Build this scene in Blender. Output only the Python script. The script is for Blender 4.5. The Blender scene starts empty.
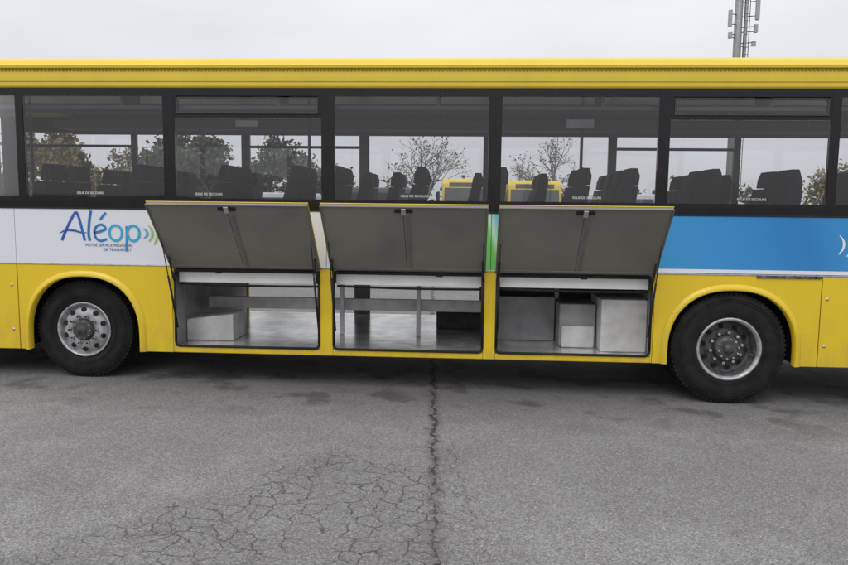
import bpy, bmesh, math, random
from mathutils import Vector, Matrix
random.seed(7)
R=math.radians
scn=bpy.context.scene
scn.view_settings.view_transform='Standard'
try: scn.view_settings.look='None'
except Exception: pass
scn.view_settings.exposure=0

# ---------------------------------------------------------------- materials
def nodes(mat):
    mat.use_nodes=True
    nt=mat.node_tree
    return nt, nt.nodes, nt.links
def pbr(name,col,rough=0.5,metal=0.0,var=0.12,scale=6.0,bump=0.0,bscale=60.0,coat=0.0,dirt=0.0,spec=0.5,dirtz=(0.3,0.9)):
    m=bpy.data.materials.new(name); nt,N,L=nodes(m)
    b=N['Principled BSDF']
    b.inputs['Roughness'].default_value=rough
    b.inputs['Metallic'].default_value=metal
    b.inputs['Specular IOR Level'].default_value=spec
    b.inputs['Coat Weight'].default_value=coat
    b.inputs['Coat Roughness'].default_value=0.08
    tc=N.new('ShaderNodeTexCoord')
    nz=N.new('ShaderNodeTexNoise'); nz.inputs['Scale'].default_value=scale; nz.inputs['Detail'].default_value=2
    L.new(tc.outputs['Object'],nz.inputs['Vector'])
    mr=N.new('ShaderNodeMapRange'); mr.inputs[1].default_value=0.3; mr.inputs[2].default_value=0.7
    mr.inputs[3].default_value=1-var; mr.inputs[4].default_value=1+var
    L.new(nz.outputs[0],mr.inputs[0])
    mx=N.new('ShaderNodeMix'); mx.data_type='RGBA'; mx.blend_type='MULTIPLY'; mx.inputs[0].default_value=1
    mx.inputs[6].default_value=(*col,1); L.new(mr.outputs[0],mx.inputs[7])
    out=mx.outputs[2]
    if dirt>0:
        sp=N.new('ShaderNodeSeparateXYZ'); L.new(tc.outputs['Object'],sp.inputs[0])
        zr=N.new('ShaderNodeMapRange'); zr.inputs[1].default_value=dirtz[1]; zr.inputs[2].default_value=dirtz[0]
        zr.inputs[3].default_value=0.05; zr.inputs[4].default_value=1; L.new(sp.outputs[2],zr.inputs[0])
        mp=N.new('ShaderNodeMapping'); mp.inputs['Scale'].default_value=(7,7,2.5); L.new(tc.outputs['Object'],mp.inputs[0])
        n2=N.new('ShaderNodeTexNoise'); n2.inputs['Scale'].default_value=1.0; n2.inputs['Detail'].default_value=5
        n2.inputs['Roughness'].default_value=0.7
        L.new(mp.outputs[0],n2.inputs['Vector'])
        r2=N.new('ShaderNodeMapRange'); r2.inputs[1].default_value=0.38; r2.inputs[2].default_value=0.8
        r2.inputs[3].default_value=0; r2.inputs[4].default_value=dirt; L.new(n2.outputs[0],r2.inputs[0])
        mm=N.new('ShaderNodeMath'); mm.operation='MULTIPLY'; L.new(zr.outputs[0],mm.inputs[0]); L.new(r2.outputs[0],mm.inputs[1])
        m2=N.new('ShaderNodeMix'); m2.data_type='RGBA'; L.new(mm.outputs[0],m2.inputs[0]); L.new(out,m2.inputs[6])
        m2.inputs[7].default_value=(0.16,0.135,0.09,1); out=m2.outputs[2]
    L.new(out,b.inputs['Base Color'])
    if bump>0:
        n3=N.new('ShaderNodeTexNoise'); n3.inputs['Scale'].default_value=bscale; n3.inputs['Detail'].default_value=2
        L.new(tc.outputs['Object'],n3.inputs['Vector'])
        bp=N.new('ShaderNodeBump'); bp.inputs['Strength'].default_value=bump; bp.inputs['Distance'].default_value=0.01
        L.new(n3.outputs[0],bp.inputs['Height']); L.new(bp.outputs[0],b.inputs['Normal'])
    return m
YEL=(0.73,0.515,0.012)
m_yel=pbr('yellow_paint',YEL,0.32,var=0.035,scale=1.3,coat=0.35,dirt=0.40,bump=0.06,bscale=3)
m_yelroof=pbr('yellow_roof_paint',(0.72,0.53,0.03),0.42,var=0.04,scale=1.5,coat=0.1,dirt=0.12,dirtz=(2.8,3.3))
m_black=pbr('black_frit',(0.009,0.009,0.010),0.22,var=0.2,coat=0.1,spec=0.3)
m_rubber=pbr('rubber',(0.012,0.012,0.012),0.75,var=0.2)
m_tyre=pbr('tyre_rubber',(0.013,0.0125,0.0125),0.85,var=0.4,scale=9,bump=0.2,bscale=90,spec=0.3)
m_alu=pbr('aluminium',(0.55,0.55,0.54),0.38,metal=0.8,var=0.2,scale=12)
m_rim=pbr('rim_silver',(0.40,0.40,0.41),0.42,metal=0.5,var=0.35,scale=14)
m_rimd=pbr('rim_dark',(0.055,0.052,0.05),0.6,var=0.5,scale=20)
m_hubw=pbr('hub_grey',(0.36,0.36,0.37),0.5,metal=0.2,var=0.35,scale=16)
m_rust=pbr('hub_cover',(0.08,0.07,0.062),0.6,metal=0.3,var=0.4,scale=40)
m_dark=pbr('underbody',(0.010,0.010,0.010),0.9)
m_flap=pbr('flap_inner',(0.205,0.194,0.172),0.5,var=0.14,scale=1.6,bump=0.14,bscale=4,coat=0.1)
m_flap2=pbr('flap_rib',(0.165,0.155,0.138),0.5,var=0.12,scale=5)
m_white=pbr('white_panel',(0.74,0.75,0.78),0.35,var=0.03,scale=2,coat=0.3)
m_bayw=pbr('bay_white',(0.52,0.52,0.51),0.6,var=0.2,scale=5,bump=0.1)
m_duct=pbr('duct_white',(0.82,0.82,0.80),0.5,var=0.06,scale=5)
m_bayg=pbr('bay_grey',(0.26,0.26,0.265),0.6,var=0.2,scale=5,bump=0.1)
m_bayd=pbr('bay_dark',(0.045,0.045,0.045),0.8,var=0.3)
m_ceil=pbr('cabin_lining',(0.155,0.155,0.158),0.8,var=0.06)
m_seat=pbr('seat_fabric',(0.013,0.014,0.019),0.9,var=0.4,scale=25)
m_cream=pbr('seat_trim',(0.06,0.06,0.065),0.7)
m_scuff=pbr('scuffed_strip',(0.09,0.085,0.075),0.7,var=0.9,scale=25)

def glass(name,tint):
    m=bpy.data.materials.new(name); nt,N,L=nodes(m)
    N.remove(N['Principled BSDF']); out=N['Material Output']
    tr=N.new('ShaderNodeBsdfTransparent'); tr.inputs[0].default_value=(*tint,1)
    gl=N.new('ShaderNodeBsdfGlossy'); gl.inputs['Roughness'].default_value=0.03; gl.inputs[0].default_value=(1,1,1,1)
    fr=N.new('ShaderNodeFresnel'); fr.inputs[0].default_value=1.68
    tc=N.new('ShaderNodeTexCoord'); nz=N.new('ShaderNodeTexNoise'); nz.inputs['Scale'].default_value=1.2; nz.inputs['Detail'].default_value=0
    L.new(tc.outputs['Object'],nz.inputs['Vector'])
    bp=N.new('ShaderNodeBump'); bp.inputs['Strength'].default_value=0.2; bp.inputs['Distance'].default_value=0.02
    L.new(nz.outputs[0],bp.inputs['Height']); L.new(bp.outputs[0],gl.inputs['Normal'])
    mx=N.new('ShaderNodeMixShader'); L.new(fr.outputs[0],mx.inputs[0]); L.new(tr.outputs[0],mx.inputs[1]); L.new(gl.outputs[0],mx.inputs[2])
    L.new(mx.outputs[0],out.inputs[0])
    return m
m_glass=glass('window_glass',(0.86,0.875,0.885))
m_glassd=glass('windscreen_glass',(0.35,0.37,0.37))

def livery():
    m=bpy.data.materials.new('livery_band'); nt,N,L=nodes(m); b=N['Principled BSDF']
    b.inputs['Roughness'].default_value=0.33; b.inputs['Coat Weight'].default_value=0.3
    tc=N.new('ShaderNodeTexCoord'); sp=N.new('ShaderNodeSeparateXYZ'); L.new(tc.outputs['Object'],sp.inputs[0])
    a=N.new('ShaderNodeMath'); a.operation='MULTIPLY_ADD'; a.inputs[1].default_value=0.30
    L.new(sp.outputs[2],a.inputs[0]); L.new(sp.outputs[0],a.inputs[2])
    mr=N.new('ShaderNodeMapRange'); mr.inputs[1].default_value=-6; mr.inputs[2].default_value=6
    L.new(a.outputs[0],mr.inputs[0])
    cr=N.new('ShaderNodeValToRGB'); L.new(mr.outputs[0],cr.inputs[0])
    e=cr.color_ramp; e.interpolation='LINEAR'
    def p(x): return (x+6)/12
    stops=[(-6,(.70,.72,.77)),(-0.93,(.70,.72,.77)),(-0.91,(.45,.66,.06)),(-0.86,(.42,.66,.05)),(-0.84,(.10,.45,.10)),(0.30,(.16,.55,.12)),(0.66,(.16,.55,.14)),(0.70,(.50,.72,.60)),(0.80,(.06,.38,.64)),(1.4,(.045,.34,.66)),(2.9,(.03,.26,.58)),(3.6,(.02,.20,.50)),(3.9,(.03,.25,.56))]
    e.elements[0].position=p(stops[0][0]); e.elements[0].color=(*stops[0][1],1)
    e.elements[1].position=p(stops[-1][0]); e.elements[1].color=(*stops[-1][1],1)
    for x,c in stops[1:-1]:
        q=e.elements.new(p(x)); q.color=(*c,1)
    L.new(cr.outputs[0],b.inputs['Base Color'])
    return m
m_liv=livery()
def gradmat():
    m=bpy.data.materials.new('lettering_blue'); nt,N,L=nodes(m); b=N['Principled BSDF']; b.inputs['Roughness'].default_value=0.4
    tc=N.new('ShaderNodeTexCoord'); sp=N.new('ShaderNodeSeparateXYZ'); L.new(tc.outputs['Object'],sp.inputs[0])
    mr=N.new('ShaderNodeMapRange'); mr.inputs[1].default_value=-4.05; mr.inputs[2].default_value=-3.2; L.new(sp.outputs[0],mr.inputs[0])
    cr=N.new('ShaderNodeValToRGB'); L.new(mr.outputs[0],cr.inputs[0])
    cr.color_ramp.elements[0].color=(.02,.06,.33,1); cr.color_ramp.elements[1].color=(.02,.30,.62,1)
    L.new(cr.outputs[0],b.inputs['Base Color']); return m
m_let=gradmat()
m_green=pbr('lettering_green',(0.25,0.55,0.06),0.4,var=0.02)
m_cyan=pbr('lettering_cyan',(0.03,0.38,0.62),0.4,var=0.02)
m_txtw=pbr('text_white',(0.75,0.75,0.75),0.5,var=0.02)
m_txtb=pbr('text_navy',(0.05,0.08,0.25),0.5,var=0.02)

# ---------------------------------------------------------------- mesh helpers
def finish(bm,name,mats,parent=None,bevel=0,smooth=False,seg=2):
    bmesh.ops.recalc_face_normals(bm,faces=bm.faces)
    me=bpy.data.meshes.new(name); bm.to_mesh(me); bm.free()
    if smooth:
        for p in me.polygons: p.use_smooth=True
    for m in (mats if isinstance(mats,(list,tuple)) else [mats]): me.materials.append(m)
    o=bpy.data.objects.new(name,me); scn.collection.objects.link(o)
    if parent: o.parent=parent
    if bevel>0:
        b=o.modifiers.new('bevel','BEVEL'); b.width=bevel; b.segments=seg; b.limit_method='ANGLE'; b.angle_limit=R(35)
    return o
def bbox(bm,x0,x1,y0,y1,z0,z1,mi=0,M=None):
    vs=[]
    for x in (x0,x1):
        for y in (y0,y1):
            for z in (z0,z1):
                v=Vector((x,y,z))
                if M is not None: v=M@v
                vs.append(bm.verts.new(v))
    idx=[(0,1,3,2),(4,6,7,5),(0,4,5,1),(2,3,7,6),(0,2,6,4),(1,5,7,3)]
    for f in idx:
        fc=bm.faces.new([vs[i] for i in f]); fc.material_index=mi
def boxes(name,lst,mats,parent=None,bevel=0.004,M=None):
    bm=bmesh.new()
    for b in lst: bbox(bm,*b[:6],mi=(b[6] if len(b)>6 else 0),M=M)
    return finish(bm,name,mats,parent,bevel)
def tube(bm,p0,p1,r0,r1=None,n=8,mi=0,caps=True):
    if r1 is None: r1=r0
    p0=Vector(p0);p1=Vector(p1); d=(p1-p0)
    if d.length<1e-6: return
    q=d.to_track_quat('Z','Y').to_matrix()
    a=[];b=[]
    for i in range(n):
        t=2*math.pi*i/n; c=Vector((math.cos(t),math.sin(t),0))
        a.append(bm.verts.new(p0+q@(c*r0))); b.append(bm.verts.new(p1+q@(c*r1)))
    for i in range(n):
        f=bm.faces.new([a[i],a[(i+1)%n],b[(i+1)%n],b[i]]); f.material_index=mi; f.smooth=True
    if caps:
        f=bm.faces.new(a[::-1]); f.material_index=mi
        f=bm.faces.new(b); f.material_index=mi
def path_tube(bm,pts,r,n=8,mi=0,closed=False):
    k=len(pts)
    for i in range(k if closed else k-1):
        tube(bm,pts[i],pts[(i+1)%k],r,r,n,mi)
def lathe(bm,prof,center,n=64,mi=0,axis='Y'):
    rings=[]
    for r,y in prof:
        ring=[]
        for i in range(n):
            t=2*math.pi*i/n
            ring.append(bm.verts.new(Vector(center)+Vector((r*math.cos(t),y,r*math.sin(t)))))
        rings.append(ring)
    for a,b in zip(rings[:-1],rings[1:]):
        for i in range(n):
            f=bm.faces.new([a[i],a[(i+1)%n],b[(i+1)%n],b[i]]); f.material_index=mi; f.smooth=True
def extr_poly(bm,pts,y0,y1,mi=0):
    a=[bm.verts.new((x,y0,z)) for x,z in pts]; b=[bm.verts.new((x,y1,z)) for x,z in pts]
    f1=bm.faces.new(a); f1.material_index=mi; f2=bm.faces.new(b[::-1]); f2.material_index=mi
    n=len(pts)
    for i in range(n):
        f=bm.faces.new([a[i],b[i],b[(i+1)%n],a[(i+1)%n]]); f.material_index=mi
def extr_x(bm,pts,x0,x1,mi=0,closed=True,smooth=False):
    a=[bm.verts.new((x0,y,z)) for y,z in pts]; b=[bm.verts.new((x1,y,z)) for y,z in pts]
    n=len(pts)
    for i in range(n if closed else n-1):
        f=bm.faces.new([a[i],b[i],b[(i+1)%n],a[(i+1)%n]]); f.material_index=mi; f.smooth=smooth
    if closed:
        bm.faces.new(a[::-1]).material_index=mi; bm.faces.new(b).material_index=mi
def empty(name,loc=(0,0,0)):
    e=bpy.data.objects.new(name,None); scn.collection.objects.link(e); e.location=loc; return e
SL=0.0135
def gz(x): return -SL*(x+3.87)     # the lot falls slightly towards the rear of the coach

# ================================================================ THE COACH
bus=empty('coach_bus')
XF,XR=-6.45,5.95
W=2.5
ZS=0.30
ZG0,ZG1,ZW1=1.83,2.81,2.885
bays=[(-2.895,-1.437),(-1.308,0.165),(0.282,1.765)]
BZ0,BZ1=0.36,1.14
wins=[(-6.0,-4.44),(-4.365,-2.965),(-2.853,-1.416),(-1.288,0.181),(0.303,1.757),(1.862,3.309),(3.392,4.8),(4.9,5.85)]

def arch_panel(name,xa,xb,cx,rx,rz,czc):
    pts_arc=[]
    n=28
    for i in range(n+1):
        t=math.pi-math.pi*i/n
        c,s=math.cos(t),math.sin(t)
        ex=0.86
        x=cx+rx*math.copysign(abs(c)**ex,c); z=czc+rz*abs(s)**ex
        pts_arc.append((x,z))
    prof=[(xa,ZS),(pts_arc[0][0],ZS)]+pts_arc+[(pts_arc[-1][0],ZS),(xb,ZS),(xb,1.160),(xa,1.160)]
    bm=bmesh.new(); extr_poly(bm,prof,0.0,0.03)
    finish(bm,name,m_yel,bus,0.004)
    bm=bmesh.new()
    path=[(pts_arc[0][0],ZS)]+pts_arc+[(pts_arc[-1][0],ZS)]
    prev=None
    for i,(x,z) in enumerate(path):
        d=Vector((x-cx,0,z-czc))
        if i in (0,len(path)-1): d=Vector((x-cx,0,0))
        d.normalize()
        ring=[]
        for (o_,y) in ((0.055,-0.001),(0.045,-0.014),(0.008,-0.03),(-0.004,-0.026),(-0.004,0.06)):
            ring.append(bm.verts.new(Vector((x,y,z))+d*o_))
        if prev:
            for k in range(4):
                f=bm.faces.new([prev[k],prev[k+1],ring[k+1],ring[k]]); f.smooth=True
        prev=ring
    finish(bm,name+'_lip',m_yel,bus)
arch_panel('front_arch_panel',-4.494,-2.915,-3.82,0.575,0.60,0.45)
arch_panel('rear_arch_panel',1.785,3.322,2.515,0.60,0.60,0.42)
boxes('lower_panels',[(XF+0.25,-4.502,0,0.03,ZS,1.160),(3.330,4.62,0,0.03,ZS,1.160),(4.628,XR-0.2,0,0.03,ZS,1.160)],m_yel,bus,0.005)
boxes('bay_posts',[(-2.912,bays[0][0],0.002,0.05,ZS,1.160),(bays[0][1],bays[1][0],0.002,0.06,ZS,1.160),(bays[1][1],bays[2][0],0.002,0.06,ZS,1.160),(bays[2][1],1.782,0.002,0.05,ZS,1.160)],m_yel,bus,0.006)
boxes('bay_sills',[(a+.001,b-.001,0.004,0.08,ZS,BZ0-0.003) for a,b in bays],m_yel,bus,0.006)
boxes('bay_headers',[(a+.001,b-.001,0.006,0.08,BZ1,1.160) for a,b in bays],m_alu,bus,0.003)
bm=bmesh.new()
for a,b in bays:
    r=0.05
    pts=[]
    for cx,cz,t0 in ((b-r,BZ1-r,0),(a+r,BZ1-r,90),(a+r,BZ0+r,180),(b-r,BZ0+r,270)):
        for k in range(5):
            t=R(t0+k*22.5); pts.append((cx+(r-0.008)*math.cos(t),0.0,cz+(r-0.008)*math.sin(t)))
    path_tube(bm,pts,0.013,8,0,True)
finish(bm,'bay_door_seals',m_rubber,bus,smooth=True)
boxes('waist_trim',[(XF+0.2,XR-0.15,-0.006,0.02,1.161,1.1715)],m_alu,bus,0.002)
boxes('livery_panels',[(XF+0.2,-4.502,0,0.03,1.172,1.714),(-4.498,-1.372,0,0.03,1.172,1.714),(-1.368,0.222,0,0.03,1.172,1.714),(0.226,XR-0.15,0,0.03,1.172,1.714)],m_liv,bus,0.003)
boxes('white_pinstripe',[(1.79,XR-0.2,-0.003,-0.0005,1.178,1.213)],m_white,bus,0)
boxes('waist_moulding',[(XF+0.2,XR-0.15,-0.008,0.02,1.7145,1.728)],m_rubber,bus,0.002)
boxes('scuffed_trim',[(2.72,3.31,-0.012,-0.0065,1.138,1.165)],m_scuff,bus,0.002)
# window band
fr=[]
xs=[XF+0.25]+[v for w in wins for v in w]+[XR-0.1]
for i in range(0,len(xs),2): fr.append((xs[i],xs[i+1],0.0,0.05,1.7285,ZW1-.002))
for a,b in wins:
    fr.append((a+.0005,b-.0005,0.001,0.05,1.7285,ZG0)); fr.append((a+.0005,b-.0005,0.001,0.05,ZG1,ZW1-.002))
boxes('window_surround',fr,m_black,bus,0.0)
hop={2,5}
bm=bmesh.new()
for i,(a,b) in enumerate(wins):
    z1=ZG1
    if i in hop:
        z1=2.60
        bbox(bm,a,b,0.002,0.04,2.60,2.635,1)
        bbox(bm,a+0.03,b-0.03,-0.006,0.002,2.640,2.655,2)
        bbox(bm,a+0.03,b-0.03,-0.006,0.002,2.782,2.795,2)
        bbox(bm,a+0.03,a+0.045,-0.006,0.002,2.655,2.782,2); bbox(bm,b-0.045,b-0.03,-0.006,0.002,2.655,2.782,2)
        bbox(bm,a,a+0.028,0.002,0.03,2.6355,ZG1,1); bbox(bm,b-0.028,b,0.002,0.03,2.6355,ZG1,1)
        v=[bm.verts.new(p) for p in ((a+.045,-0.002,2.655),(b-.045,-0.002,2.655),(b-.045,0.004,2.782),(a+.045,0.004,2.782))]
        bm.faces.new(v).material_index=3
    v=[bm.verts.new(p) for p in ((a,0.006,ZG0),(b,0.006,ZG0),(b,0.006,z1),(a,0.006,z1))]
    bm.faces.new(v).material_index=0
m_hop=glass('hopper_glass',(0.72,0.74,0.75))
m_hopf=pbr('hopper_frame',(0.04,0.04,0.04),0.4)
finish(bm,'near_side_glass',[m_glass,m_black,m_hopf,m_hop],bus)

# roof
prof=[(0.0,2.884),(-0.012,2.90),(-0.014,2.985),(-0.010,3.060),(-0.036,3.064),(-0.040,3.092),(-0.030,3.100),(0.0,3.104),(0.03,3.140),(0.09,3.175),(0.25,3.210),(0.6,3.235),(1.25,3.245)]
full=prof+[(W-y,z) for y,z in prof[::-1][1:]]
bm=bmesh.new(); extr_x(bm,full,XF+0.15,XR,0,True)
finish(bm,'roof',m_yelroof,bus,0.004)
bm=bmesh.new()
x=XF+0.2
while x<XR-0.05:
    bbox(bm,x,x+0.022,-0.022,-0.009,3.040,3.059); x+=0.036
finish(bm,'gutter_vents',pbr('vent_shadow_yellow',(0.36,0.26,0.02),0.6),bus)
boxes('roof_seam',[(XF+0.2,XR-0.02,-0.017,-0.013,2.940,2.945)],pbr('seam_dark',(0.35,0.25,0.02),0.6),bus,0)

# far side
ff=[]
ff+= [(XF+0.2,bays[0][0],2.46,W,ZS,1.715,0),(bays[0][1],bays[1][0],2.46,W,ZS,1.715,0),(bays[1][1],XR-0.1,2.46,W,ZS,1.715,0)]
for a,b in bays[:2]: ff+=[(a,b,2.461,W-.001,0.76,1.715,0),(a,b,2.461,W-.001,ZS,0.345,0)]
boxes('far_side_panels',ff,m_yel,bus,0)
boxes('far_side_lining',[(bays[0][1]-.04,bays[1][0]+.04,2.44,2.458,.357,1.14),(-2.9,0.2,2.43,2.4395,.765,1.14)],m_bayg,bus,0)
fr=[]
for i in range(0,len(xs),2): fr.append((xs[i],xs[i+1],2.455,W,1.716,ZW1-.002))
for a,b in wins:
    fr.append((a+.0005,b-.0005,2.456,W-.001,1.716,ZG0)); fr.append((a+.0005,b-.0005,2.456,W-.001,2.69,ZW1-.002))
for i in (0,2,5):
    a,b=wins[i]; fr.append((a+.001,b-.001,2.47,2.49,2.50,2.535))
boxes('far_window_surround',fr,m_black,bus,0)
bm=bmesh.new()
for a,b in wins:
    v=[bm.verts.new(p) for p in ((a,2.48,ZG0),(b,2.48,ZG0),(b,2.48,2.69),(a,2.48,2.69))]; bm.faces.new(v)
finish(bm,'far_side_glass',m_glass,bus)
# ends
bm=bmesh.new()
bbox(bm,XF,XF+0.2,0.06,W-0.06,ZS,1.35,0); bbox(bm,XF+0.02,XF+0.2,0.06,W-0.06,2.75,3.05,0)
bbox(bm,XF,XF+0.2,0.0,0.1,1.35,2.75,1); bbox(bm,XF,XF+0.2,W-0.1,W,1.35,2.75,1)
bbox(bm,XF-0.03,XF+0.0,0.3,0.7,0.7,0.9,2); bbox(bm,XF-0.03,XF+0.0,1.8,2.2,0.7,0.9,2)
bbox(bm,XR-0.1,XR,0.04,W-0.04,ZS,1.9,0); bbox(bm,XR-0.1,XR,0.04,W-0.04,2.7,3.0,0)
bbox(bm,XR-0.1,XR,0.04,0.25,1.9,2.7,1); bbox(bm,XR-0.1,XR,W-.25,W-0.04,1.9,2.7,1)
finish(bm,'end_caps',[m_yel,m_black,m_alu],bus,0.02)
bm=bmesh.new()
for x,z0,z1 in ((XF+0.05,1.35,2.75),(XR-0.05,1.9,2.7)):
    v=[bm.verts.new(p) for p in ((x,0.1,z0),(x,W-.1,z0),(x,W-.1,z1),(x,0.1,z1))]; bm.faces.new(v)
finish(bm,'windscreen',m_glassd,bus)
# cabin
bm=bmesh.new()
bbox(bm,XF+0.2,XR-0.12,0.06,2.44,1.15,1.20,0)
bbox(bm,XF+0.2,XR-0.12,0.06,2.44,3.0,3.03,1)
bbox(bm,XF+0.2,XR-0.12,0.055,0.075,1.2,1.82,1)
bbox(bm,XF+0.2,XR-0.12,2.43,2.45,1.2,1.82,1)
finish(bm,'cabin_lining',[m_bayd,m_ceil],bus)
bm=bmesh.new()
for y0,y1,ya in ((0.12,0.50,0.5),(2.0,2.40,2.0)):
    bbox(bm,-5.2,XR-0.3,y0,y1,2.70,2.735,0)
    bbox(bm,-5.2,XR-0.3,ya-.012,ya+.012,2.7355,2.80,0)
    k=-5.0
    while k<XR-0.3:
        bbox(bm,k,k+0.03,y0,y1,2.736,3.0,0); k+=1.56
bbox(bm,-5.2,XR-.3,2.405,2.42,2.66,2.99,0)
finish(bm,'luggage_racks',m_ceil,bus)
def seat_mesh():
    bm=bmesh.new()
    def ex(pts,y0,y1,mi=0):
        a=[bm.verts.new((x,y0,z)) for x,z in pts]; b=[bm.verts.new((x,y1,z)) for x,z in pts]
        bm.faces.new(a).material_index=mi; bm.faces.new(b[::-1]).material_index=mi
        for i in range(len(pts)):
            bm.faces.new([a[i],b[i],b[(i+1)%len(pts)],a[(i+1)%len(pts)]]).material_index=mi
    for y in (0.0,0.46):
        ex([(-0.22,0.36),(-0.24,0.45),(0.2,0.42),(0.24,0.34)],y,y+0.43)
        ex([(0.13,0.38),(0.185,0.62),(0.23,0.79),(0.345,0.79),(0.325,0.62),(0.26,0.36)],y,y+0.43)
        ex([(0.235,0.80),(0.245,0.89),(0.275,0.965),(0.345,0.965),(0.37,0.89),(0.36,0.80)],y+0.07,y+0.36)
    ex([(-0.12,0.0),(-0.12,0.36),(0.15,0.36),(0.15,0.0)],0.38,0.5,1)
    tube(bm,(0.34,0.42,0.79),(0.34,0.47,0.91),0.014,0.014,8,1)
    bmesh.ops.recalc_face_normals(bm,faces=bm.faces)
    me=bpy.data.meshes.new('seat_pair'); bm.to_mesh(me); bm.free(); me.materials.append(m_seat); me.materials.append(m_cream); return me
sm=seat_mesh()
for row,xsq in ((0.14,(-4.58,-3.62,-2.74,-2.02,-1.62,-0.78,0.02,0.82,1.28,2.06,2.80,3.55,4.3)),(1.47,(-4.62,-3.86,-3.0,-2.30,-1.50,-1.15,-0.2,0.55,1.35,2.25,2.62,3.4,4.2))):
    for x in xsq:
        o=bpy.data.objects.new('seat_pair',sm); scn.collection.objects.link(o); o.parent=bus; o.location=(x,row,1.2)
        b=o.modifiers.new('bevel','BEVEL'); b.width=0.03; b.segments=3
boxes('driver_area',[(-6.2,-5.85,0.2,2.3,1.2,1.75),(-5.6,-5.45,0.4,0.9,1.6,2.25),(-5.9,-5.45,0.4,0.9,1.45,1.6)],m_seat,bus,0.04)
bm=bmesh.new()
for x in (-4.9,-1.75,1.2): tube(bm,(x,1.0,1.2),(x,1.0,3.0),0.016,0.016,8)
finish(bm,'grab_poles',m_cream,bus,smooth=True)
boxes('window_stickers',[(-2.25,-2.03,0.009,0.010,2.52,2.58),(0.90,1.16,0.009,0.010,2.52,2.60)],pbr('sticker_grey',(0.25,0.26,0.27),0.5),bus,0)

# bays interior
bm=bmesh.new()
bbox(bm,-2.93,1.79,0.03,2.455,0.345,0.356,0)
finish(bm,'bay_floor',pbr('bay_floor_metal',(0.64,0.64,0.64),0.17,metal=0.6,var=0.40,scale=4,bump=0.12,bscale=9),bus)
bm=bmesh.new()
bbox(bm,-2.95,-2.92,0.05,2.45,0.34,1.148,0)
bbox(bm,1.785,1.81,0.05,2.45,0.34,1.148,0)
bbox(bm,0.27,1.784,1.75,1.78,0.357,1.148,0)
bbox(bm,0.20,0.235,0.35,1.78,0.357,1.148,0)
bbox(bm,-2.918,1.784,1.02,1.06,0.61,0.74,1)
bbox(bm,-2.918,1.784,1.85,1.90,0.90,1.10,0)
for xx in (-1.40,-0.55,0.24,0.95): bbox(bm,xx,xx+0.045,0.9,0.945,0.36,1.145,1)
for xx in (-2.5,-1.36,-0.3,0.22,1.1): bbox(bm,xx,xx+0.06,0.08,2.4,1.09,1.145,2)
finish(bm,'bay_structure',[m_bayg,m_bayw,m_bayd],bus,0.004)
bm=bmesh.new()
def wedge(x0,x1,y0,y1,z0,za,zb,mi=0):
    a=[(x0,z0),(x1,z0),(x1,zb),(x0,za)]; extr_poly(bm,a,y0,y1,mi)
wedge(-2.915,-2.42,0.35,0.75,0.357,0.58,0.64)
bbox(bm,1.33,1.78,0.22,0.85,0.357,0.88,0)
bbox(bm,0.95,1.32,0.45,1.0,0.357,0.80,1)
bbox(bm,0.97,1.30,0.40,0.449,0.357,0.58,0)
bbox(bm,0.24,0.94,0.75,0.79,0.357,0.83,1)
bbox(bm,-0.35,0.2,1.4,1.9,0.357,0.56,2)
finish(bm,'bay_boxes',[m_bayw,m_bayg,m_bayd],bus,0.012)
bm=bmesh.new()
for i,(a,b) in enumerate(bays):
    z=1.055
    extr_x(bm,[(0.09,z-0.055),(0.09,z+0.045),(0.2,z+0.05),(0.22,z-0.06)],a+0.02,b-0.02,0)
    n=10; pp=[]
    for k in range(n+1):
        t=k/n; pp.append((a+0.03+(b-a-0.06)*t,0.08,0.985-0.008*math.sin(math.pi*t)-0.01*t))
    path_tube(bm,pp,0.012,8,1)
finish(bm,'bay_ducts',[m_duct,m_rubber],bus)
boxes('underbody',[(-2.93,1.79,0.09,2.42,0.305,0.343),(XF+0.2,-4.6,0.06,2.44,0.33,0.37),(3.25,XR-0.1,0.06,2.44,0.33,0.37),
  (-4.62,-4.50,0.04,2.44,0.3,1.14),(-3.10,-2.96,0.06,2.44,0.3,1.14),(1.82,1.86,0.06,2.44,0.3,1.14),(3.16,3.3,0.06,2.44,0.3,1.14),
  (-4.5,-3.1,0.035,2.44,1.10,1.145),(1.86,3.16,0.035,2.44,1.10,1.145),(-4.5,-3.1,0.85,0.9,0.25,1.1),(1.86,3.16,0.9,0.95,0.25,1.1),
  (-4.5,3.2,1.1,1.25,0.22,0.30)],m_dark,bus,0)

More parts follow.
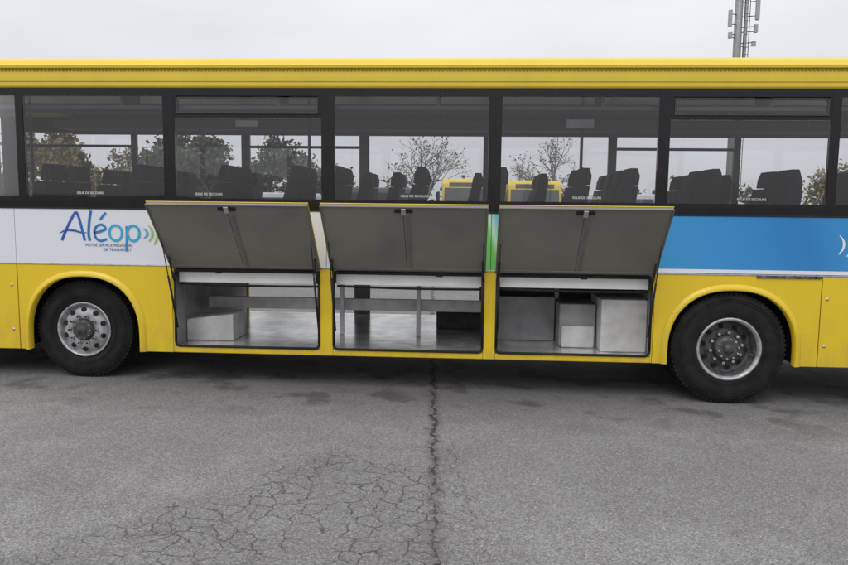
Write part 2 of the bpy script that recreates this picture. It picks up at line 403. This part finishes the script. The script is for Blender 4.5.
# flaps
dY,dZ=-0.55,0.625
Lf=math.hypot(dY,dZ); es=Vector((0,dY/Lf,dZ/Lf)); n_=Vector((1,0,0)).cross(es)
for i,(a,b) in enumerate(bays):
    hx=a-0.012; w=b-a+0.024
    o0=Vector((hx,-0.03,1.15))
    M=Matrix.Translation(o0)@Matrix(((1,es.x,n_.x,0),(0,es.y,n_.y,0),(0,es.z,n_.z,0),(0,0,0,1)))
    L_=Lf
    c=w/2
    parts=[(0.006,w-0.006,0.004,L_-0.006,-0.028,0.0,0),
           (0,w,0,L_,-0.036,-0.0285,1),
           (0.0,0.016,0.02,L_-0.002,0.0005,0.010,2),(w-0.016,w,0.02,L_-0.002,0.0005,0.010,2),
           (0.017,w-0.017,L_-0.016,L_-0.002,0.0005,0.010,2),(0.017,w-0.017,0.02,0.045,0.0005,0.012,2),
           (c+0.02,c+0.05,0.05,L_-0.14,0.0005,0.004,2),(c-0.006,c-0.003,0.05,L_-0.022,0.0005,0.002,3),
           (c-0.08,c+0.08,L_-0.066,L_-0.035,0.0005,0.014,3),(c-0.02,c+0.02,L_-0.085,L_-0.015,0.0145,0.026,4),
           (0,w,-0.012,-0.0005,-0.03,-0.01,3)]
    boxes('luggage_flap',parts,[m_flap,m_yel,m_flap2,m_rubber,m_alu],bus,0.003,M=M)
    bm=bmesh.new()
    for xe in (0.03,w-0.03):
        p1=M@Vector((xe,0.40,0.02)); p0=Vector((hx+xe+(0.0),0.03,0.55)); mid=p0.lerp(p1,0.6)
        tube(bm,p0,mid,0.010,0.010,10,0); tube(bm,mid,p1,0.005,0.005,8,0)
        q=[Vector((hx+xe,0.03,1.10)),Vector((hx+xe,-0.03,1.02)),M@Vector((xe,0.05,0.05)),M@Vector((xe,0.16,0.012))]
        path_tube(bm,q,0.010,8,0)
    finish(bm,'flap_struts',[m_rubber,m_alu],bus)
bm=bmesh.new()
for x,z in ((-4.56,0.95),(-4.56,0.5),(3.38,0.95),(3.38,0.5),(4.5,0.9)):
    lathe(bm,[(0.0,-0.006),(0.012,-0.006),(0.014,0.0)],(x,-0.001,z),16,0)
finish(bm,'panel_locks',m_alu,bus)

# wheels
def wheel(cx,r,y0,front,cz):
    c=(cx,y0,cz)
    bm=bmesh.new()
    tw=0.28
    prof=[(0.275,0.015),(0.29,0.0),(0.34,-0.012),(0.40,-0.014),(r-0.05,-0.006),(r-0.022,0.010),(r-0.008,0.03),(r,0.05),(r,0.09),(r-0.012,0.093),(r-0.012,0.10),(r,0.103),(r,0.15),(r-0.012,0.153),(r-0.012,0.16),(r,0.163),(r,tw-0.04),(r-0.03,tw-0.01),(0.4,tw),(0.29,tw-0.01)]
    lathe(bm,prof,c,96)
    for rr in (0.33,0.345,r-0.085,r-0.06):
        lathe(bm,[(rr,-0.0115),(rr+0.003,-0.0165),(rr+0.006,-0.0115)],c,96)
    for k in range(72):
        t=2*math.pi*k/72
        M=Matrix.Translation(Vector(c))@Matrix.Rotation(-t,4,'Y')
        bbox(bm,r-0.020,r-0.002,0.016,0.045,-0.013,0.013,0,M)
    if not front:
        lathe(bm,prof,(cx,y0+0.33,cz),64)
    finish(bm,'front_tyre' if front else 'rear_tyre',m_tyre,bus)
    bm=bmesh.new()
    if front:
        lathe(bm,[(0.275,0.012),(0.280,-0.006),(0.270,-0.012),(0.258,-0.004),(0.250,0.02),(0.245,0.045),(0.235,0.05)],c,96,0)
        lathe(bm,[(0.235,0.05),(0.215,0.02),(0.18,-0.002),(0.165,-0.008),(0.12,-0.008),(0.112,-0.002)],c,96,1)
        lathe(bm,[(0.112,0.0),(0.108,-0.02),(0.098,-0.045),(0.09,-0.05),(0.0,-0.05)],c,64,2)
        for k in range(10):
            t=2*math.pi*(k+.5)/10; x,z=math.cos(t),math.sin(t)
            p=Vector(c)+Vector((x*0.205,0.006,z*0.205)); nrm=Vector((x*0.45,-1,z*0.45)).normalized()
            tube(bm,p-nrm*0.01,p+nrm*0.006,0.026,0.026,16,3)
            t=2*math.pi*k/10; x,z=math.cos(t),math.sin(t)
            p=Vector(c)+Vector((x*0.140,-0.008,z*0.140)); tube(bm,p,p+Vector((0,-0.03,0)),0.018,0.015,6,4)
            tube(bm,p+Vector((0,-0.0302,0)),p+Vector((0,-0.04,0)),0.009,0.009,8,3)
            p=Vector(c)+Vector((x*0.088,-0.05,z*0.088)); tube(bm,p,p+Vector((0,-0.008,0)),0.006,0.006,6,4)
        lathe(bm,[(0.05,-0.051),(0.045,-0.06),(0.0,-0.062)],c,32,2)
        mats=[m_rim,m_hubw,m_rimd,m_dark,m_alu]
    else:
        lathe(bm,[(0.300,0.012),(0.306,-0.008),(0.295,-0.016),(0.280,-0.010),(0.268,0.02)],c,96,0)
        lathe(bm,[(0.268,0.02),(0.262,0.04),(0.255,0.09),(0.250,0.13)],c,96,1)
        lathe(bm,[(0.250,0.13),(0.225,0.155),(0.19,0.13),(0.165,0.115),(0.12,0.115)],c,96,2)
        lathe(bm,[(0.125,0.115),(0.12,0.03),(0.105,0.01),(0.06,0.005),(0.0,0.005)],c,64,2)
        for k in range(10):
            t=2*math.pi*(k+.3)/10; x,z=math.cos(t),math.sin(t)
            p=Vector(c)+Vector((x*0.150,0.115,z*0.150)); tube(bm,p,p+Vector((0,-0.05,0)),0.017,0.014,6,3)
            p=Vector(c)+Vector((x*0.095,0.01,z*0.095)); tube(bm,p,p+Vector((0,-0.015,0)),0.009,0.009,6,3)
            t+=math.pi/10; x,z=math.cos(t),math.sin(t)
            p=Vector(c)+Vector((x*0.205,0.125,z*0.205)); tube(bm,p,p+Vector((0,0.02,0)),0.022,0.022,14,5)
        lathe(bm,[(0.05,0.004),(0.045,-0.015),(0.0,-0.018)],c,32,4)
        tube(bm,Vector(c)+Vector((0.235,0.03,-0.06)),Vector(c)+Vector((0.225,0.1,-0.06)),0.005,0.005,8,0)
        mats=[m_rim,pbr('rim_inner',(0.12,0.12,0.125),0.5,metal=0.35,var=0.4,scale=18),pbr('rim_mid',(0.085,0.083,0.08),0.55,metal=0.3,var=0.5,scale=18),m_alu,m_rust,m_dark]
    finish(bm,'front_rim' if front else 'rear_rim',mats,bus)
wheel(-3.875,0.50,0.09,True,0.496); wheel(2.51,0.54,0.02,False,gz(2.51)+0.536)
bm=bmesh.new()
for cx,r in ((-3.875,.5),(2.51,.54)):
    lathe(bm,[(0.02,0.02),(0.28,0.0),(r-0.02,0),(r,0.04),(r,0.26),(r-.02,.28),(0.02,0.28)],(cx,2.15,r+gz(cx)-.004),48)
finish(bm,'far_tyres',m_tyre,bus)

# ---- lettering
def LX(px): return -4.04+(px-60)*0.01022
def LZ(py): return 1.69-(py-212)*0.0099
def smooth_pts(P,n=8):
    out=[]
    for i in range(len(P)-1):
        p0=P[max(i-1,0)];p1=P[i];p2=P[i+1];p3=P[min(i+2,len(P)-1)]
        for k in range(n):
            t=k/n
            out.append(tuple(0.5*((2*p1[j])+(-p0[j]+p2[j])*t+(2*p0[j]-5*p1[j]+4*p2[j]-p3[j])*t*t+(-p0[j]+3*p1[j]-3*p2[j]+p3[j])*t**3) for j in (0,1)))
    out.append(P[-1]); return out
def ribbon(bm,P,w,y,mi=0,taper=False,conv=True):
    P=smooth_pts(P)
    if conv: P=[(LX(a),LZ(b)) for a,b in P]
    prev=None; n=len(P)
    for i,(x,z) in enumerate(P):
        a=Vector(P[max(i-1,0)]); b=Vector(P[min(i+1,n-1)]); d=(b-a).normalized(); nn=Vector((-d.y,d.x))
        ww=w/2
        if taper: ww*=0.25+0.75*math.sin(math.pi*min(1,max(0,i/(n-1))))
        c=[bm.verts.new((x+nn.x*ww,y,z+nn.y*ww)),bm.verts.new((x-nn.x*ww,y,z-nn.y*ww))]
        if prev: bm.faces.new([prev[0],prev[1],c[1],c[0]]).material_index=mi
        prev=c
def ell(cx,cy,rx,ry,t0=0,t1=360,n=12):
    return [(cx+rx*math.cos(R(t0+(t1-t0)*k/n)),cy+ry*math.sin(R(t0+(t1-t0)*k/n))) for k in range(n+1)]
bm=bmesh.new(); w=0.026; y=-0.003
ribbon(bm,[(62,241),(66,232),(72,220),(77,213),(80,219),(83,232),(85,241)],w,y)
ribbon(bm,[(60,234),(66,231),(74,231),(82,233),(87,233)],w*0.8,y-.0006,0,True)
ribbon(bm,[(92,211),(90,222),(89,234),(90,241)],w,y-.0012)
ribbon(bm,[(95,233),(101,231.5),(106,229),(103,225),(98,226),(95,231),(96,238),(101,241),(107,239)],w*.9,y-.0018)
ribbon(bm,[(101,220),(104,216),(107,213)],w*.9,y-.0024)
ribbon(bm,ell(116,233,6.3,7.6),w*.9,y-.0030,2)
ribbon(bm,[(127,226),(127,238),(126,251)],w*.9,y-.0036)
ribbon(bm,ell(133.5,233,6.0,7.6,150,-210+0,12),w*.9,y-.0042,2)
for k,(dx,h) in enumerate(((145,5),(150,8),(155,11))):
    ribbon(bm,[(dx-1.5,233-h),(dx+1.5,233-h*.5),(dx+2.3,233),(dx+1.5,233+h*.5),(dx-1.5,233+h)],0.022,y-.0048,(2,1,1)[k],True)
for k,x0 in enumerate((3.47,3.545,3.62)):
    h=0.09+0.02*k
    ribbon(bm,[(x0-0.02,1.46+h),(x0+0.015,1.46+h*.5),(x0+0.025,1.46),(x0+0.015,1.46-h*.5),(x0-0.02,1.46-h)],0.022,-0.003,3,True,False)
finish(bm,'logo_lettering',[m_let,m_green,m_cyan,m_txtw],bus)
def text(name,s,x,z,size,mat,y=-0.003,ax='LEFT',xs=1.0):
    c=bpy.data.curves.new(name,'FONT'); c.body=s; c.size=size; c.align_x=ax; c.extrude=0.0003
    o=bpy.data.objects.new(name,c); scn.collection.objects.link(o)
    o.rotation_euler=(R(90),0,0); o.location=(x,y,z); o.scale=(xs,1,1); c.materials.append(mat); o.parent=bus
text('service_text','VOTRE SERVICE RÉGIONAL',LX(85),LZ(246.5),0.040,m_txtb,xs=1.0)
text('service_text','DE TRANSPORT',LX(103),LZ(251),0.040,m_txtb)
for x in (-3.85,-2.66,-0.65,0.98,2.5,-5.3):
    text('exit_text','ISSUE DE SECOURS',x,1.862,0.032,m_txtw,y=0.003)

# ================================================================ GROUND
def ground():
    m=bpy.data.materials.new('asphalt'); nt,N,L=nodes(m); b=N['Principled BSDF']
    tc=N.new('ShaderNodeTexCoord'); P=tc.outputs['Object']
    def noise(s,d=4,r=.5,v=P):
        n=N.new('ShaderNodeTexNoise'); n.noise_dimensions='2D'; n.inputs['Scale'].default_value=s; n.inputs['Detail'].default_value=d; n.inputs['Roughness'].default_value=r
        L.new(v,n.inputs['Vector']); return n.outputs[0]
    def mr(v,a,b_,c,d):
        n=N.new('ShaderNodeMapRange'); n.inputs[1].default_value=a; n.inputs[2].default_value=b_; n.inputs[3].default_value=c; n.inputs[4].default_value=d
        L.new(v,n.inputs[0]); return n.outputs[0]
    def ma(op,a,b_=None,c=None):
        n=N.new('ShaderNodeMath'); n.operation=op
        for i,v in enumerate((a,b_,c)):
            if v is None: continue
            if isinstance(v,(int,float)): n.inputs[i].default_value=v
            else: L.new(v,n.inputs[i])
        return n.outputs[0]
    def mix(f,a,b_,bt='MIX'):
        n=N.new('ShaderNodeMix'); n.data_type='RGBA'; n.blend_type=bt
        for i,v in ((0,f),(6,a),(7,b_)):
            if isinstance(v,(int,float)): n.inputs[i].default_value=v
            elif isinstance(v,tuple): n.inputs[i].default_value=(*v,1)
            else: L.new(v,n.inputs[i])
        return n.outputs[2]
    sp=N.new('ShaderNodeSeparateXYZ'); L.new(P,sp.inputs[0]); X,Y=sp.outputs[0],sp.outputs[1]
    col=mix(mr(noise(0.7,4,.6),.35,.65,0,1),(.202,.196,.193),(.252,.246,.243))
    col=mix(mr(noise(3.5,4,.6),.4,.7,0,.5),col,(.185,.176,.170))
    v=N.new('ShaderNodeTexVoronoi'); v.voronoi_dimensions='2D'; v.inputs['Scale'].default_value=120; L.new(P,v.inputs['Vector'])
    sv=N.new('ShaderNodeSeparateColor'); L.new(v.outputs['Color'],sv.inputs[0])
    col=mix(1.0,col,mr(sv.outputs[0],0,1,.66,1.30),'MULTIPLY')
    col=mix(mr(sv.outputs[1],.95,.98,0,.5),col,(.50,.49,.47))
    col=mix(mr(sv.outputs[2],.90,.95,0,.5),col,(.07,.07,.07))
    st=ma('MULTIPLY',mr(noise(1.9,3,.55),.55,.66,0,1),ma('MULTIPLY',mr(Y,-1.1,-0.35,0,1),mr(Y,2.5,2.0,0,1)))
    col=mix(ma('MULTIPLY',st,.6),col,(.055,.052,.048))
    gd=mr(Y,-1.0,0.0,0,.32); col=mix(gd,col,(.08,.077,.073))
    wob=ma('MULTIPLY',ma('SUBTRACT',noise(3.0,5,.7),.5),.20)
    lx=ma('ADD',ma('MULTIPLY_ADD',Y,-0.05,-0.31),wob)
    d=ma('ABSOLUTE',ma('SUBTRACT',X,lx))
    wv=mr(noise(7,4,.7),.38,.68,.0005,.030)
    wv=ma('MULTIPLY',wv,mr(Y,-2.2,-1.0,.5,1.1))
    seam=mr(ma('DIVIDE',d,wv),.5,1.4,1,0)
    halo=ma('MULTIPLY',mr(d,0.0,.075,1,0),mr(Y,-3.4,-1.2,.7,1))
    def branch(sl,off,amp,sc,y0,y1):
        q=ma('ABSOLUTE',ma('SUBTRACT',X,ma('ADD',ma('MULTIPLY_ADD',Y,sl,off),ma('MULTIPLY',ma('SUBTRACT',noise(sc,6,.7),.5),amp))))
        return ma('MULTIPLY',mr(q,.0015,.006,.8,0),mr(Y,y0,y1,0,1))
    seam2=branch(-.13,-.32,.45,2.3,-1.2,-1.6)
    dn=N.new('ShaderNodeTexNoise'); dn.noise_dimensions='2D'; dn.inputs['Scale'].default_value=4; dn.inputs['Detail'].default_value=4; L.new(P,dn.inputs['Vector'])
    va=N.new('ShaderNodeVectorMath'); va.operation='MULTIPLY_ADD'; L.new(dn.outputs['Color'],va.inputs[0]); va.inputs[1].default_value=(.22,.22,0); L.new(P,va.inputs[2])
    def cracks(scale,wd):
        vv=N.new('ShaderNodeTexVoronoi'); vv.voronoi_dimensions='2D'; vv.feature='DISTANCE_TO_EDGE'; vv.inputs['Scale'].default_value=scale; L.new(va.outputs[0],vv.inputs['Vector'])
        return mr(vv.outputs['Distance'],wd*.3,wd,1,0)
    side=ma('SUBTRACT',X,ma('ADD',ma('MULTIPLY_ADD',Y,.72,.30),ma('MULTIPLY',ma('SUBTRACT',noise(1.8,3),.5),.6)))
    reg=ma('MULTIPLY',mr(side,-.05,.12,0,1),mr(X,.08,-.20,0,1))
    reg=ma('MULTIPLY',reg,mr(ma('ADD',Y,ma('MULTIPLY',ma('SUBTRACT',noise(1.5,3),.5),.8)),-1.75,-1.98,0,1))
    reg2=ma('MULTIPLY',reg,mr(noise(3.0,4,.65),.36,.50,.30,1))
    cr=ma('MULTIPLY',ma('MAXIMUM',cracks(6.8,.050),ma('MULTIPLY',cracks(13.5,.06),.45)),reg2)
    allc=ma('MAXIMUM',ma('MAXIMUM',seam,seam2),ma('MULTIPLY',cr,.88))
    col=mix(ma('MULTIPLY',reg,.14),col,(.10,.095,.088))
    col=mix(ma('MULTIPLY',halo,mr(noise(16,3,.7),.42,.58,.25,1)),col,(.080,.076,.070))
    col=mix(ma('MULTIPLY',allc,.80),col,(.038,.035,.031))
    L.new(col,b.inputs['Base Color'])
    b.inputs['Roughness'].default_value=.82; b.inputs['Specular IOR Level'].default_value=.3
    h=ma('SUBTRACT',ma('MULTIPLY',v.outputs['Distance'],-.3),ma('MULTIPLY',allc,1.0))
    bp=N.new('ShaderNodeBump'); bp.inputs['Strength'].default_value=.4; bp.inputs['Distance'].default_value=.006
    L.new(h,bp.inputs['Height']); L.new(bp.outputs[0],b.inputs['Normal'])
    return m
def sloped(o):
    o.rotation_euler=(0,math.atan(SL),0); o.location=(0,0,-SL*3.87); return o
bm=bmesh.new()
v=[bm.verts.new(p) for p in ((-900,-900,-0.006),(900,-900,-0.006),(900,900,-0.006),(-900,900,-0.006))]; bm.faces.new(v)
sloped(finish(bm,'ground',pbr('grass_field',(0.07,0.09,0.035),0.95,var=0.3,scale=0.4)))
bm=bmesh.new()
v=[bm.verts.new(p) for p in ((-60,-30,0),(60,-30,0),(60,38,0),(-60,38,0))]; bm.faces.new(v)
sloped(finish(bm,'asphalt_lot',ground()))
sloped(boxes('kerb',[(-60,60,38.0,38.2,-0.003,0.13)],pbr('concrete',(0.32,0.31,0.29),0.9),None,0.02))

# ================================================================ background vegetation
m_bark=pbr('bark',(0.09,0.075,0.06),0.9,var=0.3,scale=8)
def leafmat(name,c1,c2):
    m=bpy.data.materials.new(name); nt,N,L=nodes(m); b=N['Principled BSDF']; b.inputs['Roughness'].default_value=.8
    g=N.new('ShaderNodeNewGeometry'); cr=N.new('ShaderNodeValToRGB'); cr.color_ramp.elements[0].color=(*c1,1); cr.color_ramp.elements[1].color=(*c2,1)
    L.new(g.outputs['Random Per Island'],cr.inputs[0]); L.new(cr.outputs[0],b.inputs['Base Color']); return m
m_lg=leafmat('leaves_green',(.03,.038,.02),(.12,.125,.07))
m_lb=leafmat('leaves_autumn',(.08,.062,.022),(.26,.19,.05))
m_lt=leafmat('leaves_thin',(.06,.05,.03),(.15,.13,.07))
def leaf(bm,p,s,mi=1):
    a=Vector((random.gauss(0,1),random.gauss(0,1),random.gauss(0,1))).normalized()
    b=a.cross(Vector((random.gauss(0,1),random.gauss(0,1),random.gauss(0,1)))).normalized()
    c=[bm.verts.new(p+a*s*u+b*s*.6*w) for u,w in ((-1,0),(0,-1),(1,0),(0,1))]
    bm.faces.new(c).material_index=mi
def tree(name,loc,h,leafm,nl,spread=0.6,seed=0,ls=0.09,levels=5):
    random.seed(seed); bm=bmesh.new(); tips=[]
    def grow(p,d,l,r,lv):
        q=p+d*l
        tube(bm,p,q,r,r*.68,6 if lv<3 else 3,0,False)
        if lv>=2: tips.append((q,l)); tips.append((p.lerp(q,.5),l))
        if lv>=levels: return
        k=3 if lv<4 else 2
        for i in range(k):
            nd=(d+Vector((random.gauss(0,spread),random.gauss(0,spread),random.gauss(.12,.35)))).normalized()
            grow(q if i<2 else p.lerp(q,.7),nd,l*random.uniform(.62,.85),r*.62,lv+1)
    grow(Vector((0,0,0)),Vector((random.gauss(0,.03),random.gauss(0,.03),1)).normalized(),h*.27,h*.022,0)
    for i in range(nl):
        t,l=random.choice(tips)
        leaf(bm,t+Vector((random.gauss(0,1),random.gauss(0,1),random.gauss(0,1)))*l*.42,ls*random.uniform(.6,1.4))
    o=finish(bm,name,[m_bark,leafm]); o.location=(loc[0],loc[1],gz(loc[0])-.05); return o
tree('bare_tree',(-2.3,30),6.0,m_lt,900,.5,3,.06,6)
tree('bare_tree',(5.0,34),6.4,m_lt,1100,.5,5,.06,6)
tree('autumn_tree',(-21.8,30),6.2,m_lb,4800,.6,11,.13)
tree('autumn_tree',(-19.0,32),5.0,m_lb,2600,.6,14,.12)
tree('autumn_tree',(21.5,36),5.6,m_lb,2200,.6,12,.11)
tree('leafy_tree',(-13.6,31),6.6,m_lg,5800,.6,21,.14)
tree('leafy_tree',(-11.0,33),6.4,m_lg,5000,.62,22,.14)
tree('leafy_tree',(-16.8,34),6.6,m_lg,4600,.62,23,.14)
tree('leafy_tree',(-8.2,33),5.2,m_lg,3800,.62,24,.12)
tree('leafy_tree',(15.5,40),5.4,m_lg,3000,.62,25,.13)
def mass(name,x0,x1,y,h,n,m,s):
    random.seed(int(abs(x0*7)+y)); bm=bmesh.new()
    for k in range(n):
        x=random.uniform(x0,x1); hh=h*(.72+.2*math.sin(x*1.3)+.15*math.sin(x*3.1+1))
        z=hh*random.random()**.7
        leaf(bm,Vector((x,y+random.gauss(0,.5),z+gz(x))),random.uniform(.6,1.4)*s,0)
    finish(bm,name,m)
mass('hedge',-30,-7,35.5,3.0,9000,m_lg,.17)
mass('hedge',11,34,37.0,2.3,6000,m_lg,.17)
random.seed(99); bm=bmesh.new()
for k in range(150):
    x=-110+220*k/150+random.uniform(-1,1); y=75+random.uniform(-5,8); h=random.uniform(2.6,4.8)
    for j in range(90):
        p=Vector((x+random.gauss(0,1.1),y+random.gauss(0,1.0),abs(random.gauss(h*.5,h*.28))+gz(x)))
        leaf(bm,p,random.uniform(.22,.45),0)
finish(bm,'distant_tree_belt',m_lg)

# ================================================================ parked vehicles beyond
m_glassd2=pbr('dark_glazing',(0.02,0.022,0.025),0.08,var=0.1,coat=0.5)
def parked_coach(x,y,rot=0):
    e=empty('parked_coach',(x,y,gz(x))); e.rotation_euler=(0,0,R(rot))
    bm=bmesh.new()
    side=[(0.0,0.35),(-0.02,1.1),(0.10,1.5),(0.28,2.9),(0.45,3.08),(10,3.1),(10.1,0.4)]
    a=[bm.verts.new((-1.25,p[0],p[1])) for p in side]; b=[bm.verts.new((1.25,p[0],p[1])) for p in side]
    bm.faces.new(a[::-1]); bm.faces.new(b)
    for i in range(len(side)): bm.faces.new([a[i],a[(i+1)%7],b[(i+1)%7],b[i]])
    finish(bm,'body',m_yel,e,0.09,seg=3)
    bm=bmesh.new()
    vs=[bm.verts.new(p) for p in ((-1.15,0.02,1.25),(1.15,0.02,1.25),(1.12,0.235,2.65),(-1.12,0.235,2.65))]; bm.faces.new(vs)
    vs=[bm.verts.new(p) for p in ((-0.9,0.24,2.70),(0.9,0.24,2.70),(0.9,0.268,2.9),(-0.9,0.268,2.9))]; bm.faces.new(vs)
    bbox(bm,-1.256,1.256,0.7,9.6,1.75,2.7)
    finish(bm,'glazing',m_glassd2,e)
    bm=bmesh.new()
    for s in (-1,1):
        bbox(bm,s*0.9-0.2,s*0.9+0.2,-0.06,0.0,0.68,0.88,0)
        bbox(bm,s*1.42-0.09,s*1.42+0.09,-0.1,0.05,2.0,2.45,1)
        tube(bm,(s*1.2,0.1,2.6),(s*1.42,-0.02,2.45),.02,.02,6,1)
    bbox(bm,-0.6,0.6,-0.045,-0.0,0.45,0.6,1)
    finish(bm,'lights_and_mirrors',[m_alu,m_rubber],e,0.02)
    bm=bmesh.new()
    for yy in (2.4,7.6):
        for s in (-1,1):
            tube(bm,(s*0.95,yy,0.5),(s*1.26,yy,0.5),0.5,0.5,28)
    finish(bm,'wheels',m_tyre,e)
m_vanw=pbr('van_white',(0.6,0.61,0.62),0.35,var=0.05,coat=0.3)
m_vang=pbr('van_grey',(0.10,0.105,0.115),0.35,var=0.05,coat=0.3)
parked_coach(0.0,27,0); parked_coach(3.1,27.3,2)
def van(x,y,mat,rot=0,h=2.3):
    e=empty('parked_van',(x,y,gz(x))); e.rotation_euler=(0,0,R(rot))
    bm=bmesh.new()
    s=[(-2.5,.35),(-2.55,.9),(-2.35,1.15),(-1.65,1.3),(-1.0,h-.1),(-.7,h),(2.4,h),(2.52,h-.15),(2.5,.35)]
    arc=lambda cx:[(cx+.38*math.cos(R(t)),.35+.38*math.sin(R(t))) for t in (0,30,60,90,120,150,180)]
    p=s+arc(1.6)+arc(-1.65)
    extr_poly(bm,p,0,1.85); finish(bm,'body',mat,e,0.05,seg=3)
    bm=bmesh.new()
    extr_poly(bm,[(-1.5,1.34),(-.95,h-.22),(-.15,h-.22),(-.15,1.34)],-0.006,1.856)
    extr_poly(bm,[(0.0,1.34),(0,h-.22),(2.2,h-.22),(2.2,1.34)],-0.006,1.856)
    vs=[bm.verts.new(q) for q in ((-1.665,.15,1.32),(-1.665,1.7,1.32),(-1.08,1.65,h-.2),(-1.08,.2,h-.2))]; bm.faces.new(vs)
    finish(bm,'glazing',m_glassd2,e)
    bm=bmesh.new()
    for cx in (1.6,-1.65):
        for yy in (-.01,1.62): tube(bm,(cx,yy,.33),(cx,yy+.24,.33),.33,.33,28,0); tube(bm,(cx,yy-.01,.33),(cx,yy+.25,.33),.2,.2,20,1)
    finish(bm,'wheels',[m_tyre,m_rim],e)
van(-4.4,24,m_vang,5,2.5); van(6.0,26,m_vanw,0,2.5); van(10.8,27,m_vanw,180,2.3); van(-9.5,26,m_vanw,0,2.2)

# ================================================================ mast
mast=empty('telecom_mast',(16.4,40,gz(16.4)))
bm=bmesh.new()
tube(bm,(-.12,0,0),(-.12,0,22),0.25,0.22,16,0)
tube(bm,(0.30,-0.1,1),(0.30,-0.1,21),0.10,0.10,8,0)
for dx in (0.13,0.45):
    tube(bm,(dx,-0.28,1),(dx,-0.28,21),0.022,0.022,6,1)
z=1
while z<21:
    tube(bm,(0.13,-0.28,z),(0.45,-0.28,z),0.014,0.014,5,1); z+=.4
finish(bm,'pole',[pbr('mast_steel',(0.30,0.31,0.31),0.5,metal=0.3,var=0.12),m_bayd],mast)
bm=bmesh.new()
for (dx,dz,w,h) in ((-0.75,13.5,.20,1.0),(-0.70,12.5,.22,.35),(0.85,14.1,.22,1.4),(0.8,12.9,.2,.5),(-0.8,15.6,.25,1.8),(0.8,16,.25,1.8),(0.1,16,.25,1.8),(0.72,12.0,.22,.3)):
    bbox(bm,dx-w/2,dx+w/2,-0.5,-0.3,dz-h/2,dz+h/2,0)
    tube(bm,(0,0,dz+h*.3),(dx,-0.3,dz+h*.3),.03,.03,6,1); tube(bm,(0,0,dz-h*.3),(dx,-0.3,dz-h*.3),.03,.03,6,1)
finish(bm,'antennas',[pbr('antenna_grey',(0.36,0.37,0.38),0.5),m_bayd],mast,0.02)

# ================================================================ light
SUN_EL,SUN_AZ=48,205
w=bpy.data.worlds.new('World'); scn.world=w; w.use_nodes=True; nt=w.node_tree; N,L=nt.nodes,nt.links
bg=N['Background']; bg.inputs[1].default_value=0.1
sky=N.new('ShaderNodeTexSky'); sky.sky_type='NISHITA'; sky.sun_disc=False; sky.sun_elevation=R(SUN_EL); sky.sun_rotation=R(SUN_AZ)
hs=N.new('ShaderNodeHueSaturation'); hs.inputs['Saturation'].default_value=.35; L.new(sky.outputs[0],hs.inputs['Color'])
tc=N.new('ShaderNodeTexCoord'); sp=N.new('ShaderNodeSeparateXYZ'); L.new(tc.outputs['Generated'],sp.inputs[0])
g=N.new('ShaderNodeMapRange'); g.inputs[1].default_value=0; g.inputs[2].default_value=1; g.inputs[3].default_value=6.9; g.inputs[4].default_value=16; L.new(sp.outputs[2],g.inputs[0])
mp=N.new('ShaderNodeMapping'); mp.inputs['Scale'].default_value=(1,1,3.5); L.new(tc.outputs['Generated'],mp.inputs[0])
nz=N.new('ShaderNodeTexNoise'); nz.inputs['Scale'].default_value=2.2; nz.inputs['Detail'].default_value=3; L.new(mp.outputs[0],nz.inputs['Vector'])
r=N.new('ShaderNodeMapRange'); r.inputs[1].default_value=.3; r.inputs[2].default_value=.7; r.inputs[3].default_value=.92; r.inputs[4].default_value=1.08; L.new(nz.outputs[0],r.inputs[0])
mm=N.new('ShaderNodeMath'); mm.operation='MULTIPLY'; L.new(g.outputs[0],mm.inputs[0]); L.new(r.outputs[0],mm.inputs[1])
tint=N.new('ShaderNodeMix'); tint.data_type='RGBA'; tint.blend_type='MULTIPLY'; tint.inputs[0].default_value=1; tint.inputs[6].default_value=(.98,.985,1.035,1); L.new(mm.outputs[0],tint.inputs[7])
mx=N.new('ShaderNodeMix'); mx.data_type='RGBA'; mx.inputs[0].default_value=.9; L.new(hs.outputs[0],mx.inputs[6]); L.new(tint.outputs[2],mx.inputs[7]); L.new(mx.outputs[2],bg.inputs[0])
sd=bpy.data.lights.new('sun','SUN'); sd.energy=0.85; sd.angle=R(35); sd.color=(1,.975,.94)
so=bpy.data.objects.new('sun',sd); scn.collection.objects.link(so)
so.rotation_euler=(R(90-SUN_EL),0,R(-20))

# ================================================================ camera
cd=bpy.data.cameras.new('camera'); cam=bpy.data.objects.new('camera',cd); scn.collection.objects.link(cam)
cd.sensor_width=36; cd.lens=728/848*36; cd.clip_end=3000; cd.clip_start=.05
Mr=Matrix.Rotation(R(3.4),4,'Z')@Matrix.Rotation(R(90-6.08),4,'X')@Matrix.Rotation(R(0.62),4,'Z')
cam.matrix_world=Matrix.Translation((0,-7,1.79))@Mr
scn.camera=cam
